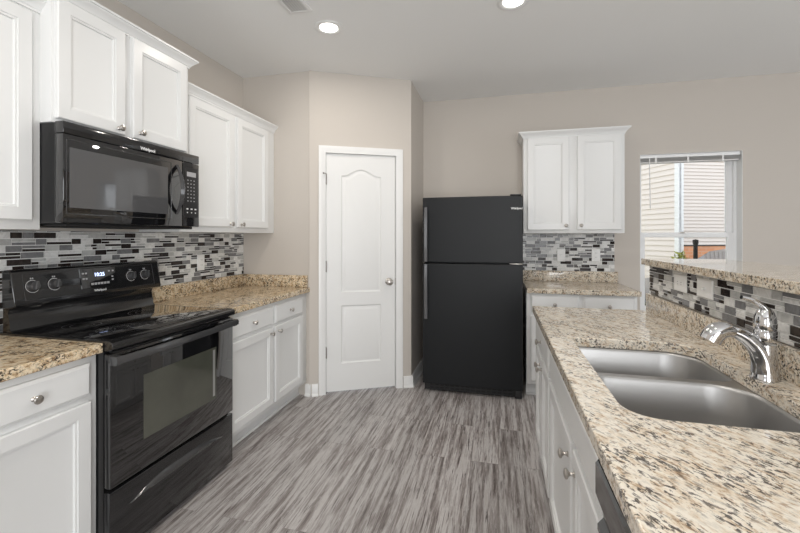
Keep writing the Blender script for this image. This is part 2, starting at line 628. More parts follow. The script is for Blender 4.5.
def door_slab(w, h, t):
    """two panel moulded door, arched upper panel, front at y=0, facing -y"""
    b = B()
    bm = b.bm
    ma = 40

    def outline(kind, i):
        x0, x1 = 0.126 + i, w - 0.126 - i
        if kind == 'low':
            z0, z1 = 0.235 + i, 0.735 - i
            return [(x0, z0), (x1, z0)] + [(x1 + (x0 - x1) * k / ma, z1) for k in range(ma + 1)]
        z0, zs, zt = 0.845 + i, 1.855 - i, 1.912 - i
        pts = [(x0, z0), (x1, z0)]
        for k in range(ma + 1):
            s = k / ma
            q = min(1.0, max(0.0, (s - 0.07) / 0.86))
            c = 0.5 - 0.5 * math.cos(2 * PI * q)
            c = c * (1.25 - 0.25 * c)      # flat shoulders, broad rounded crown
            pts.append((x1 + (x0 - x1) * s, zs + (zt - zs) * c))
        return pts
    outer = [(0, 0), (w, 0), (w, h), (0, h)]
    es = []
    lv = []
    for lp in (outer, outline('low', 0), outline('up', 0)):
        vs = [bm.verts.new((p[0], 0, p[1])) for p in lp]
        lv.append(vs)
        es += [bm.edges.new((vs[i], vs[(i + 1) % len(vs)])) for i in range(len(vs))]
    bmesh.ops.triangle_fill(bm, edges=es, use_beauty=True)
    for vs, kind in ((lv[1], 'low'), (lv[2], 'up')):
        prev = vs
        for ins, y in ((0.005, 0.005), (0.012, 0.0085), (0.020, 0.0085), (0.034, 0.003), (0.040, 0.002)):
            cur = [bm.verts.new((p[0], y, p[1])) for p in outline(kind, ins)]
            b.bridge(prev, cur)
            prev = cur
        bm.faces.new(prev)
    back = [bm.verts.new((p[0], t, p[1])) for p in outer]
    b.bridge(lv[0], back)
    bm.faces.new(back)
    return b


DX0, DX1 = 0.121, 0.724
sl = door_slab(DX1 - DX0, 2.04, 0.035)
for v in sl.bm.verts:
    v.co.x += DX0
    v.co.y += 0.014
    v.co.z += 0.014
slab = sl.build('door_slab', M['door'], door, angle=25)
b = B()
b.lathe([(0.0, 0.0), (0.032, 0.0), (0.032, 0.006), (0.024, 0.011), (0.012, 0.014), (0.011, 0.030), (0.017, 0.036),
         (0.027, 0.046), (0.029, 0.056), (0.025, 0.066), (0.013, 0.072), (0.0, 0.073)], (0.667, 0.014, 0.945), (0, -1, 0), 28, False)
b.build('door_knob', M['nickel'], slab)
for hz in (1.83, 1.085, 0.352):
    b = B()
    b.tube([(DX0 - 0.002, -0.004, hz - 0.045), (DX0 - 0.002, -0.004, hz + 0.045)], 0.0065, 12)
    b.box(DX0 - 0.003, DX0 - 0.0005, -0.002, 0.03, hz - 0.044, hz + 0.044)
    b.tube([(DX0 - 0.002, -0.004, hz + 0.045), (DX0 - 0.002, -0.004, hz + 0.052)], 0.0035, 10)
    hg = b.build('hinge', M['dark_nickel'], door)
    if hz > 1.5:
        b = B()
        b.tube([(DX0 - 0.002, -0.010, hz + 0.046), (DX0 - 0.022, -0.034, hz + 0.046)], 0.003, 8)
        b.tube([(DX0 - 0.022, -0.034, hz + 0.046), (DX0 - 0.026, -0.039, hz + 0.046)], 0.007, 10)
        b.build('door_stop', M['dark_nickel'], hg)
box_obj('strike_plate', M['nickel'], door, DX1 + 0.002, DX1 + 0.006, 0.004, 0.03, 0.915, 0.975)
# jamb and stop
b = B()
b.box(D0, DX0 - 0.003, 0.0, 0.10, 0.0, DH)
b.box(DX1 + 0.004, D1, 0.0, 0.10, 0.0, DH)
b.box(DX0 - 0.003, DX1 + 0.004, 0.0, 0.10, DH - 0.006, DH)
b.box(DX0 - 0.003, DX0 + 0.012, 0.052, 0.064, 0.0, DH - 0.006)
b.box(DX1 - 0.012, DX1 + 0.004, 0.052, 0.064, 0.0, DH - 0.006)
b.build('jamb', M['trim'], door)
# dark pantry behind the gap under the door
# casing: stepped colonial profile, mitred round the opening
prof = [(0.0, 0.0), (0.0, -0.010), (0.006, -0.012), (0.020, -0.013), (0.030, -0.016), (0.050, -0.018), (0.058, -0.016), (0.058, 0.0)]
ci0, ci1, ciz = 0.115, 0.731, 2.056
rows = []
for w_, y in prof:
    rows.append([(ci0 - w_, y, 0.0), (ci0 - w_, y, ciz + w_), (ci1 + w_, y, ciz + w_), (ci1 + w_, y, 0.0)])
b = B()
vs = b.loops(rows, closed=False)
tr = structure(b.build('trim_1', M['trim']))
tr.location = (XP1, YC, 0)
tr.rotation_euler = (0, 0, ANG)


# ------------------------------------------------------------------ cabinets (front faces local -y, x along the run)
DOOR_R = [(0, 0.0), (0, -0.016), (0.004, -0.020), (0.052, -0.020), (0.0535, -0.0165), (0.061, -0.0150), (0.064, -0.008), (0.066, -0.0075)]
DRAW_R = [(0, 0.0), (0, -0.012), (0.005, -0.0155), (0.012, -0.020)]


def knob(parent, x, z, y=-0.020):
    b = B()
    b.lathe([(0.0, 0), (0.009, 0), (0.009, 0.002), (0.0055, 0.006), (0.005, 0.014), (0.009, 0.018), (0.0145, 0.021),
             (0.0155, 0.025), (0.013, 0.029), (0.006, 0.0315), (0.0, 0.032)], (x, y, z), (0, -1, 0), 20, False)
    return b.build('knob', M['nickel'], parent)


def cab_door(parent, x0, x1, z0, z1, kx=None, kz=None):
    b = B()
    b.rect_rings(x0, x1, z0, z1, DOOR_R)
    d = b.build('door', M['white'], parent, angle=20)
    if kx is not None:
        knob(d, kx, kz)
    return d


def cab_drawer(parent, x0, x1, z0, z1, kn=True, name='drawer'):
    b = B()
    b.rect_rings(x0, x1, z0, z1, DRAW_R)
    d = b.build(name, M['white'], parent, angle=20)
    if kn:
        knob(d, (x0 + x1) / 2, (z0 + z1) / 2)
    return d


CROWN = [(0.0, 0.0), (0.006, 0.0), (0.006, 0.008), (0.011, 0.012), (0.013, 0.018), (0.024, 0.030), (0.034, 0.039),
         (0.036, 0.044), (0.042, 0.046), (0.042, 0.056), (0.0, 0.056)]


def crown(parent, w, depth, z, left, right):
    b = B()
    rows = []
    for o_, dz in CROWN:
        r = []
        if left:
            r += [(-o_, depth, z + dz), (-o_, -o_, z + dz)]
        else:
            r += [(0, -o_, z + dz)]
        if right:
            r += [(w + o_, -o_, z + dz), (w + o_, depth, z + dz)]
        else:
            r += [(w, -o_, z + dz)]
        rows.append(r)
    vs = b.loops(rows, closed=False)
    for k in (0, -1):
        b.bm.faces.new([r[k] for r in vs])
    b.bm.faces.new([vs[0][i] for i in range(len(vs[0]))] + []) if len(vs[0]) > 2 else None
    return b.build('crown_moulding', M['white'], parent, angle=25)


def upper_cabinet(label, w, depth, z0, z1, doors, loc, rz, left, right):
    t = thing('wall_cabinet', label, 'cabinet', loc, rz)
    b = B()
    b.box(0, w, 0.0, depth, z0, z1, bev=0.0015)
    b.build('carcass', M['white'], t)
    for d in doors:
        cab_door(t, *d)
    crown(t, w, depth, z1 - 0.016, left, right)
    return t


G_UP = 'white upper cabinets'
L90 = PI / 2


def ly(y, y0):
    return y - y0


# near the left picture edge
y0 = 0.62
upper_cabinet('tall white upper cabinet at left picture edge, left of the microwave', YA - y0, 0.303, 1.372, 2.300,
              [(0.04, 0.631, 1.410, 2.270, 0.075, 1.445)], (XL + 0.305, y0, 0), L90, False, False)
# over the microwave
w = YB1 - YA
upper_cabinet('short raised white two-door cabinet directly above the black microwave', w, 0.366, 1.826, 2.372,
              [(0.012, 0.330, 1.845, 2.356, 0.292, 1.872), (0.373, 0.735, 1.845, 2.356, 0.412, 1.877)],
              (XL + 0.368, YA, 0), L90, True, True)
# right of the microwave
w = YC - YB1 - 0.004
upper_cabinet('white two-door upper cabinet between microwave and pantry wall', w, 0.303, 1.372, 2.250,
              [(0.058, 0.493, 1.410, 2.222, 0.452, 1.432), (0.537, 0.938, 1.410, 2.222, 0.577, 1.432)],
              (XL + 0.305, YB1 + 0.001, 0), L90, False, False)
# back wall, beside the fridge
upper_cabinet('white two-door upper cabinet on back wall right of the fridge', 0.833, 0.303, 1.372, 2.245,
              [(0.035, 0.385, 1.402, 2.225, 0.358, 1.440), (0.452, 0.806, 1.402, 2.225, 0.482, 1.440)],
              (0.218, YBK - 0.305, 0), 0, True, True)


def base_cabinet(label, w, depth, loc, rz, drawers, doors, false_front=None, end_toe=False):
    t = thing('base_cabinet', label, 'cabinet', loc, rz)
    b = B()
    b.box(0, w, 0.0, depth, 0.114, 0.874, bev=0.0012)
    b.build('carcass', M['white'], t)
    b = B()
    b.box(0.0, w, 0.072, 0.09, 0.0, 0.1145)
    b.box(0.0, w, 0.060, 0.072, 0.0, 0.018, bev=0.004)
    b.build('toe_kick', M['white'], t)
    for d in drawers:
        cab_drawer(t, *d)
    for d in doors:
        cab_door(t, *d)
    if false_front:
        cab_drawer(t, *false_front, False, 'false_drawer_front')
    return t


y0 = 0.833 - 0.02
base_cabinet('white base cabinet at left picture edge under the near granite top', YA - y0 - 0.004, 0.608, (XL + 0.61, y0, 0), L90,
             [(0.030, 0.440, 0.718, 0.843)], [(0.030, 0.440, 0.148, 0.692, 0.065, 0.655)])
y0 = YB1 + 0.010
base_cabinet('white two-drawer base cabinet between range and pantry wall', YC - y0 - 0.003, 0.608, (XL + 0.61, y0, 0), L90,
             [(0.022, 0.511, 0.715, 0.843), (0.538, 0.955, 0.715, 0.843)],
             [(0.022, 0.511, 0.148, 0.695, 0.474, 0.655), (0.538, 0.955, 0.148, 0.695, 0.578, 0.655)])
base_cabinet('white base cabinet on back wall right of the fridge', 0.833, 0.608, (0.225, YBK - 0.61, 0), 0,
             [(0.034, 0.404, 0.715, 0.858), (0.440, 0.812, 0.715, 0.858)],
             [(0.034, 0.404, 0.148, 0.690, 0.37, 0.655), (0.440, 0.812, 0.148, 0.690, 0.476, 0.655)])
# peninsula: local x runs towards the camera
yy = PY1 - 0.016


def pl(y):
    return yy - y


t = base_cabinet('white peninsula base cabinet at far end, nearest the fridge', yy - 1.922, 0.60, (PX_FACE, yy, 0), -L90,
                 [(0.030, pl(1.945), 0.715, 0.845)],
                 [(0.030, pl(2.275), 0.148, 0.695, pl(2.305), 0.645), (pl(2.250), pl(1.945), 0.148, 0.695, pl(2.22), 0.645)])
yy2 = 1.920
t = thing('base_cabinet', 'white peninsula sink cabinet with two knobbed doors, next to the dishwasher', 'cabinet', (PX_FACE, yy2, 0), -L90)
cw = yy2 - 0.962
b = B()     # open box: leaves room for the sink bowls
b.box(0, 0.016, 0, 0.60, 0.114, 0.874)
b.box(cw - 0.016, cw, 0, 0.60, 0.114, 0.874)
b.box(0.016, cw - 0.016, 0, 0.018, 0.114, 0.874)
b.box(0.016, cw - 0.016, 0.585, 0.60, 0.114, 0.874)
b.box(0.016, cw - 0.016, 0.018, 0.585, 0.114, 0.13)
b.build('carcass', M['white'], t)
b = B()
b.box(0, cw, 0.072, 0.09, 0, 0.1145)
b.box(0, cw, 0.060, 0.072, 0, 0.018, bev=0.004)
b.build('toe_kick', M['white'], t)
cab_drawer(t, 0.022, cw - 0.02, 0.718, 0.845, False, 'false_drawer_front')
d = cab_door(t, 0.022, yy2 - 1.352, 0.148, 0.695, yy2 - 1.392, 0.640)
d = cab_door(t, yy2 - 1.318, cw - 0.02, 0.148, 0.695, yy2 - 1.275, 0.640)


# ------------------------------------------------------------------ dishwasher
t = thing('dishwasher', 'black dishwasher under the near end of the peninsula', 'dishwasher', (PX_FACE, 0.958, 0), -L90)
box_obj('body', M['black_matte'], t, 0.004, 0.596, 0.0, 0.57, 0.11, 0.868)
b = B()
b.box(0.006, 0.594, -0.030, 0.0, 0.125, 0.700, bev=0.006)
b.build('door', M['black_satin'], t)
b = B()
b.prism([(0.0, 0.706), (-0.030, 0.706), (-0.030, 0.72), (-0.018, 0.735), (-0.018, 0.77), (-0.034, 0.785), (-0.034, 0.852), (-0.028, 0.860), (0.0, 0.862)], 'x', 0.006, 0.594)
b.build('control_panel', M['black_gloss'], t, bevel=0.002)
box_obj('toe_panel', M['black_matte'], t, 0.006, 0.594, 0.05, 0.06, 0.0, 0.108)


# ------------------------------------------------------------------ countertops
def slab(name, label, mat, poly, z0, z1, holes=(), loc=(0, 0, 0)):
    b = B()
    top = b.holed(poly, list(holes), z1)
    bot = b.holed(poly, list(holes), z0)
    for a, c in zip(top, bot):
        b.bridge(a, c)
    t = thing(name, label, 'countertop', loc)
    o = b.build('slab', mat, t, bevel=0.004)
    return t


XE = XL + 0.645
t = slab('granite_countertop', 'gold granite countertop left of the range, at left picture edge', M['granite_gold'],
         [(XL + 0.002, 0.80), (XE, 0.80), (XE, YA - 0.002), (XL + 0.002, YA - 0.002)], 0.8745, 0.914)
box_obj('upstand', M['granite_gold'], t, XL + 0.001, XL + 0.021, 0.80, YA - 0.002, 0.9145, 1.014, bev=0.002)
t = slab('granite_countertop', 'gold granite countertop between range and pantry wall', M['granite_gold'],
         [(XL + 0.002, YB1 + 0.009), (XE, YB1 + 0.009), (XE, YC - 0.002), (XL + 0.002, YC - 0.002)], 0.8745, 0.914)
b = B()
b.box(XL + 0.001, XL + 0.021, YB1 + 0.009, YC - 0.023, 0.9145, 1.014, bev=0.002)
b.box(XL + 0.001, XE - 0.02, YC - 0.022, YC - 0.002, 0.9145, 1.014, bev=0.002)
b.build('upstand', M['granite_gold'], t)
t = slab('granite_countertop', 'small cream granite countertop on back wall beside the fridge', M['granite_bar'],
         [(0.226, YBK - 0.645), (1.078, YBK - 0.645), (1.078, YBK - 0.002), (0.226, YBK - 0.002)], 0.8745, 0.914)
box_obj('upstand', M['granite_bar'], t, 0.226, 1.075, YBK - 0.022, YBK - 0.002, 0.9145, 1.014, bev=0.002)

SX0, SX1, SY0, SY1 = 0.300, 0.745, 1.065, 1.838
cut = rrect(SX0, SX1, SY0, SY1, (0.085, 0.06, 0.115, 0.022))
PEX = 0.2025
t = slab('granite_countertop', 'pale streaked granite peninsula countertop around the steel sink', M['granite_pale'],
         [(PEX, PY0), (PX_TILE - 0.002, PY0), (PX_TILE - 0.002, PY1), (PEX, PY1)], 0.8745, 0.914, [cut])
box_obj('upstand', M['granite_bar'], t, 0.830, PX_TILE - 0.003, PY0, PY1, 0.9145, 1.013, bev=0.002)
t = slab('granite_bar_top', 'raised cream granite bar top on the tiled half wall', M['granite_bar'],
         [(0.812, PY0 - 0.05), (1.235, PY0 - 0.05), (1.235, PY1 + 0.02), (0.812, PY1 + 0.02)], 1.1805, 1.215)


# ------------------------------------------------------------------ mosaic tile
def mosaic(label, length, z0, z1, loc, rz, seed):
    """front faces local -y; rows of whole tiles and half-height strips"""
    rnd = random.Random(seed)
    b = B()
    b.mi = 0
    b.box(0, length, -0.004, -0.0005, z0, z1)
    g = 0.0031
    row = 0.0318
    nrow = int(math.ceil((z1 - z0) / row))

    def tile(x0, x1, a, c, kind):
        x0, x1 = max(x0, 0.0), min(x1, length)
        c = min(c, z1 - 0.001)
        if x1 - x0 < 0.006 or c - a < 0.004:
            return
        b.mi = kind
        e = 0.0008
        p = -0.0075
        v, f = b._mk([(x0, -0.003, a), (x1, -0.003, a), (x1, -0.003, c), (x0, -0.003, c),
                      (x0 + e, p, a + e), (x1 - e, p, a + e), (x1 - e, p, c - e), (x0 + e, p, c - e)],
                     [(4, 5, 6, 7), (0, 1, 5, 4), (1, 2, 6, 5), (2, 3, 7, 6), (3, 0, 4, 7)])

    def pick(ws, last):
        for _ in range(6):
            k = rnd.choices((1, 2, 3, 4), ws)[0]
            if k != last:
                return k
        return k
    last = 0
    for r in range(nrow):
        a = z0 + 0.0015 + r * row
        c = a + row - g
        x = -rnd.uniform(0, 0.09)
        run = 0
        while x < length:
            if rnd.random() < 0.62 or run == 1:
                L = rnd.choice((0.049, 0.066, 0.075, 0.100))
                last = pick((24, 25, 22, 32), last)
                tile(x, x + L - g, a, c, last)
                run = 0
            else:
                L = rnd.choice((0.066, 0.100, 0.100, 0.12))
                zm = (a + c) / 2
                l2 = 0
                for lo, hi in ((a, zm - g / 2), (zm + g / 2, c)):
                    if rnd.random() < 0.5:
                        s = rnd.choice((0.4, 0.5, 0.62)) * L
                        l2 = pick((42, 18, 18, 24), l2)
                        tile(x, x + s - g, lo, hi, l2)
                        l2 = pick((42, 18, 18, 24), l2)
                        tile(x + s, x + L - g, lo, hi, l2)
                    else:
                        l2 = pick((42, 18, 18, 24), l2)
                        tile(x, x + L - g, lo, hi, l2)
                run = 1
            x += L
    t = b.build('tile_backsplash', [M['grout'], M['tile_dark'], M['tile_mid'], M['tile_lgrey'], M['tile_white']], None, angle=10)
    t.location = loc
    t.rotation_euler = (0, 0, rz)
    tag(t, label, 'backsplash')
    return t


mosaic('long grey mosaic tile backsplash on left wall behind the range', YC - 0.81 - 0.003, 1.0145, 1.371, (XL, 0.81, 0), L90, 4)
mosaic('grey mosaic tile backsplash on back wall between cabinet and small countertop', 0.822, 1.0145, 1.371, (0.226, YBK, 0), 0, 9)
mosaic('low mosaic tile strip under the raised granite bar top', PY1 - PY0 + 0.010, 1.0135, 1.180, (PX_TILE + 0.006, PY1 + 0.010, 0), -L90, 21)
# the tile also runs down behind the range
mosaic('lower mosaic tile strip on left wall behind the range back panel', 0.755, 0.88, 1.0135, (XL, YA + 0.005, 0), L90, 5)


# ------------------------------------------------------------------ outlets and switches (front faces local -y, centre at origin)
def outlet(label, loc, rz, w=0.074, h=0.118, kind='duplex', group=None):
    t = thing('wall_switch' if kind == 'toggle' else 'wall_outlet', label, 'switch' if kind == 'toggle' else 'outlet', loc, rz, group)
    b = B()
    b.rect_rings(-w / 2, w / 2, -h / 2, h / 2, [(0, 0), (0, -0.003), (0.003, -0.006)])
    b.build('cover_plate', M['plastic'], t)
    wide = w > h
    if kind == 'toggle':
        b = B()
        b.box(-0.012, 0.012, -0.0075, -0.004, -0.005, 0.005) if wide else b.box(-0.005, 0.005, -0.0075, -0.004, -0.012, 0.012)
        b.build('toggle_slot', M['plastic'], t)
        b = B()
        b.box(-0.002, 0.009, -0.016, -0.0065, -0.0035, 0.0035, bev=0.0015) if wide else b.box(-0.0035, 0.0035, -0.016, -0.0065, -0.002, 0.009, bev=0.0015)
        b.build('toggle', M['plastic'], t)
    else:
        for s in (-1, 1):
            cx, cz = (s * 0.0195, 0) if wide else (0, s * 0.0195)
            b = B()
            rx, rz_ = (0.0135, 0.016) if wide else (0.016, 0.0135)
            b.mi = 0
            b.loops([[(cx + x, y, cz + z) for x, z in rrect(-rx, rx, -rz_, rz_, (0.008,) * 4, 5)] for y in (-0.005, -0.0082)], True, True)
            b.mi = 1
            for k in (-1, 1):
                if wide:
                    b.box(cx - 0.002, cx + 0.006, -0.0086, -0.008, cz + k * 0.006 - 0.001, cz + k * 0.006 + 0.001)
                else:
                    b.box(cx + k * 0.006 - 0.001, cx + k * 0.006 + 0.001, -0.0086, -0.008, cz - 0.002, cz + 0.006)
            b.build('receptacle', [M['plastic'], M['black_matte']], t)
    return t


outlet('white outlet on left wall tile between range and pantry wall', (XL + 0.008, 2.587, 1.146), L90)
outlet('white toggle switch on back wall tile, nearer the fridge', (0.581, YBK - 0.008, 1.163), 0, kind='toggle')
outlet('white outlet on back wall tile, farther from the fridge', (0.888, YBK - 0.008, 1.166), 0)
outlet('white sideways outlet on the tiled half wall, farther from the faucet', (PX_TILE - 0.002, 2.205, 1.118), -L90, 0.132, 0.080)
outlet('white sideways toggle switch on the tiled half wall, nearer the faucet', (PX_TILE - 0.002, 1.968, 1.122), -L90, 0.132, 0.080, 'toggle')


# ------------------------------------------------------------------ range
RX = -1.545
RW = YB1 - YA + 0.006
t = thing('electric_range', 'glossy black electric range with glass cooktop and oven', 'range', (RX, YA, 0), L90)
e = 0.001
b = B()
b.box(e, RW - e, 0.004, 0.625, 0.02, 0.898)
b.box(e + 0.02, RW - e - 0.02, 0.05, 0.62, 0.0, 0.02)
b.build('body', M['black_gloss'], t)
# cooktop
b = B()
b.prism([(-0.030, 0.880), (-0.041, 0.886), (-0.044, 0.905), (-0.039, 0.914), (-0.026, 0.920), (0.60, 0.9205), (0.60, 0.899), (0.0, 0.899), (0.0, 0.880)], 'x', 0.0, RW)
ct = b.build('cooktop', M['black_gloss'], t, bevel=0.0015)
b = B()
b.box(0.022, RW - 0.022, -0.012, 0.515, 0.9206, 0.9225, bev=0.001)
gl = b.build('cooktop_glass', M['black_glass'], ct)
for cx, cy, r in ((0.20, 0.125, 0.105), (0.565, 0.125, 0.082), (0.20, 0.37, 0.075), (0.565, 0.37, 0.092)):
    b = B()
    for rr in (r, r * 0.62):
        n = 48
        rows = [[(cx + q * math.cos(2 * PI * k / n), cy + q * math.sin(2 * PI * k / n), 0.9227) for k in range(n)] for q in (rr, rr - 0.0018)]
        b.loops(rows)
    b.build('burner_ring', M['ring_grey'], gl)
# back riser and control panel
b = B()
b.prism([(0.515, 0.9205), (0.527, 0.932), (0.536, 0.985), (0.542, 1.005), (0.530, 1.030), (0.570, 1.030), (0.570, 0.90), (0.555, 0.9)], 'x', 0.010, RW - 0.010)
b.build('back_riser', M['black_gloss'], t, angle=50)
b = B()
b.prism([(0.482, 1.034), (0.478, 1.044), (0.505, 1.186), (0.515, 1.195), (0.548, 1.196), (0.556, 1.185), (0.556, 1.028), (0.500, 1.028)], 'x', -0.004, RW - 0.002)
pn = b.build('control_panel', M['black_gloss'], t, bevel=0.004)


def pany(z):
    return 0.478 + (z - 1.044) * (0.505 - 0.478) / (1.186 - 1.044)


# raised thin border line of the panel
b = B()
for (xa, za), (xb, zb) in (((0.038, 1.058), (0.038, 1.176)), ((RW - 0.05, 1.058), (RW - 0.05, 1.176)), ((0.038, 1.176), (RW - 0.05, 1.176)), ((0.038, 1.058), (RW - 0.05, 1.058))):
    b.tube([(xa, pany(za) - 0.0005, za), (xb, pany(zb) - 0.0005, zb)], 0.0013, 6)
b.build('panel_border', M['black_trim'], pn)
tilt = math.atan2(0.027, 0.142)
for kx in (0.073, 0.165, 0.571, 0.662):
    kz = 1.118
    ax = Vector((0, -math.cos(tilt), math.sin(tilt)))
    kb = B()
    org = Vector((kx, pany(kz), kz))
    kb.lathe([(0.0, 0.0), (0.026, 0.0), (0.026, 0.003), (0.022, 0.006), (0.020, 0.020), (0.018, 0.023), (0.0, 0.024)], org, ax, 28, False)
    p = org + ax * 0.022
    up = Vector((0, math.sin(tilt), math.cos(tilt)))
    rt = Vector((1, 0, 0))
    dirn = (up * math.cos(0.25) + rt * math.sin(0.25))
    sd = dirn.cross(ax)
    rows = []
    for h_, ww, ll in ((0.0, 0.0075, 0.021), (0.010, 0.006, 0.020), (0.012, 0.004, 0.018)):
        rows.append([p + ax * h_ + sd * (ww * a) + dirn * (ll * c) for a, c in ((-1, -1), (1, -1), (1, 1), (-1, 1))])
    kb.loops(rows, True, True)
    kn = kb.build('burner_knob', M['black_trim'], pn)
    rb = B()
    n = 40
    rows = []
    for q in (0.0285, 0.0268):
        rows.append([org + ax * 0.0012 + rt * (q * math.cos(2 * PI * k / n)) + up * (q * math.sin(2 * PI * k / n)) for k in range(n)])
    rb.loops(rows)
    rb.build('dial_ring', M['mark_white'], kn)
    mk = B()
    for dx in (-0.004, 0.004):
        c = org + up * 0.036 + ax * 0.0012 + rt * dx
        mk.loops([[c + rt * (0.0028 * a) + up * (0.0035 * d) for a, d in ((-1, -1), (1, -1), (1, 1), (-1, 1))],
                  [c + ax * 0.0003 + rt * (0.0028 * a) + up * (0.0035 * d) for a, d in ((-1, -1), (1, -1), (1, 1), (-1, 1))]], True, True)
    mk.build('dial_mark', M['mark_grey'], kn)
# clock display
b = B()
rows = []
for x0, x1, z0, z1, off in ((0.285, 0.478, 1.078, 1.180, 0.0), (0.287, 0.476, 1.080, 1.178, 0.005)):
    rows.append([(x0, pany(z0) - off, z0), (x1, pany(z0) - off, z0), (x1, pany(z1) - off, z1), (x0, pany(z1) - off, z1)])
b.loops(rows, True, True)
ds = b.build('display', M['black_glass'], pn)
RT = (PI / 2 - tilt, 0, 0)
text_obj('clock_digits', '10:25', 0.026, M['clock'], ds, (0.385, pany(1.144) - 0.0058, 1.144), RT, bold=0.0006)
for k in range(6):
    x = 0.335 + k * 0.017
    box_obj('display_button', M['mark_grey'], ds, x, x + 0.013, pany(1.098) - 0.0062, pany(1.098) - 0.004, 1.093, 1.104)
for x, z in ((0.30, 1.155), (0.315, 1.128), (0.30, 1.128), (0.315, 1.155), (0.44, 1.158), (0.462, 1.158), (0.455, 1.128), (0.455, 1.112)):
    box_obj('display_button', M['mark_grey'], ds, x - 0.005, x + 0.005, pany(z) - 0.0062, pany(z) - 0.004, z - 0.004, z + 0.004)
text_obj('brand_lettering', 'Whirlpool', 0.0155, M['mark_white'], pn, (0.382, pany(1.064) - 0.0012, 1.064), RT, bold=0.0004)
# oven door
b = B()
b.box(e, RW - e, -0.030, 0.003, 0.322, 0.868, bev=0.006)
od = b.build('oven_door', M['black_glass'], t)
b = B()
b.rect_rings(0.157, 0.625, 0.452, 0.735, [(0, -0.0295), (0, -0.0303), (0.0, -0.0308)])
ow = b.build('oven_window', M['win_dark'], od)
b = B()
b.box(0.598, 0.614, -0.0316, -0.0306, 0.470, 0.722)
b.build('inner_glass_edge', M['oven_edge'], ow)
b = B()
for z in (0.862,):
    b.box(0.02, RW - 0.02, -0.026, -0.004, 0.8685, 0.874)
b.build('vent_trim', M['black_satin'], od)
# handle: flat bowed bar on two ends
hp = []
n = 20
b = B()
rows = []
for k in range(n + 1):
    s = k / n
    x = -0.001 + s * (RW + 0.002)
    yb = -0.058 - 0.016 * math.sin(PI * s)
    zc = 0.842
    rows.append([(x, yb - 0.008, zc - 0.013), (x, yb + 0.008, zc - 0.017), (x, yb + 0.010, zc + 0.015), (x, yb - 0.004, zc + 0.017), (x, yb - 0.010, zc + 0.006)])
b.loops(rows, True, True)
for x in (0.0, RW - 0.028):
    b.box(x, x + 0.028, -0.058, -0.028, 0.822, 0.860, bev=0.003)
b.build('handle', M['black_trim'], od)
# storage drawer with its scooped pull
b = B()
b.box(e, RW - e, -0.028, 0.003, 0.028, 0.308, bev=0.005)
dr = b.build('storage_drawer', M['black_gloss'], t)
b = B()
n = 24
rows = []
xa, xb = 0.09, 0.675
for dy, f1 in ((-0.0275, 0.0), (-0.034, 0.25), (-0.036, 0.5), (-0.030, 0.95)):
    r = []
    for k in range(n + 1):
        s = k / n
        x = xa + (xb - xa) * s
        top = 0.216 + 0.040 * min(1.0, math.sin(PI * s) * 1.25)
        zz = top + (0.214 - top) * f1
        r.append((x, dy, zz))
    rows.append(r)
b.loops(rows, closed=False)
b.build('drawer_pull', M['black_trim'], dr)
for x in (0.03, RW - 0.07):
    for y in (0.06, 0.58):
        pass


# ------------------------------------------------------------------ microwave
MX = -1.742
t = thing('microwave_oven', 'black over-range microwave hung under the short white cabinet', 'microwave', (MX, YA + 0.003, 1.398), L90)
mw, mh = YB1 - YA - 0.006, 0.424
b = B()
b.box(0.0, mw, 0.048, 0.442, 0.0, mh)
b.build('body', M['black_satin'], t)
b = B()
b.box(0.02, mw - 0.02, 0.03, 0.42, -0.012, 0.0, bev=0.004)
b.build('bottom_vent', M['black_matte'], t)
b = B()
b.box(-0.016, mw, 0.0, 0.046, 0.374, mh, bev=0.004)
b.build('top_grille', M['black_gloss'], t)
b = B()
b.box(-0.016, 0.628, 0.0, 0.046, 0.002, 0.372, bev=0.005)
dr = b.build('microwave_door', M['black_glass'], t)
b = B()
b.rect_rings(0.010, 0.525, 0.066, 0.318, [(0, 0.0005), (0.0, -0.0006), (0.004, -0.0012)])
wn = b.build('door_window', M['micro_win'], dr)
b = B()
for (xa, za), (xb, zb) in (((-0.002, 0.04), (-0.002, 0.35)), ((0.548, 0.04), (0.548, 0.35)), ((-0.002, 0.35), (0.548, 0.35)), ((-0.002, 0.04), (0.548, 0.04))):
    b.tube([(xa, 0.0, za), (xb, 0.0, zb)], 0.0016, 6)
b.build('door_border', M['black_trim'], dr)
# bowed vertical handle
b = B()
rows = []
n = 18
for k in range(n + 1):
    s = k / n
    z = 0.068 + s * 0.278
    yo = -0.006 - 0.044 * math.sin(PI * s) ** 0.8
    hw = 0.008 + 0.009 * math.sin(PI * s)
    x = 0.590
    rows.append([(x - hw, yo + 0.010, z), (x, yo, z), (x + hw, yo + 0.010, z), (x + hw * 0.7, yo + 0.016, z), (x - hw * 0.7, yo + 0.016, z)])
b.loops(rows, True, True)
b.build('handle', M['black_trim'], dr, angle=60)
b = B()
b.box(0.631, mw, 0.0, 0.046, 0.002, 0.372, bev=0.004)
cp = b.build('control_panel', M['black_gloss'], t)
b = B()
b.rect_rings(0.645, 0.748, 0.055, 0.345, [(0, 0.0005), (0, -0.0008), (0.002, -0.0012)])
kp = b.build('keypad', M['black_satin'], cp)
b = B()
b.box(0.660, 0.730, -0.0022, -0.001, 0.292, 0.318)
b.build('display', M['mark_grey'], kp)
for r_ in range(7):
    for c in range(3):
        x, z = 0.668 + c * 0.024, 0.270 - r_ * 0.020
        box_obj('key', M['mark_grey'], kp, x - 0.004, x + 0.004, -0.0020, -0.001, z - 0.003, z + 0.003)
for c, x in enumerate((0.664, 0.696, 0.727)):
    box_obj('key', M['mark_white'], kp, x - 0.007, x + 0.007, -0.0020, -0.001, 0.100, 0.108)
    box_obj('key', M['mark_white'], kp, x - 0.004, x + 0.004, -0.0020, -0.001, 0.080, 0.086)
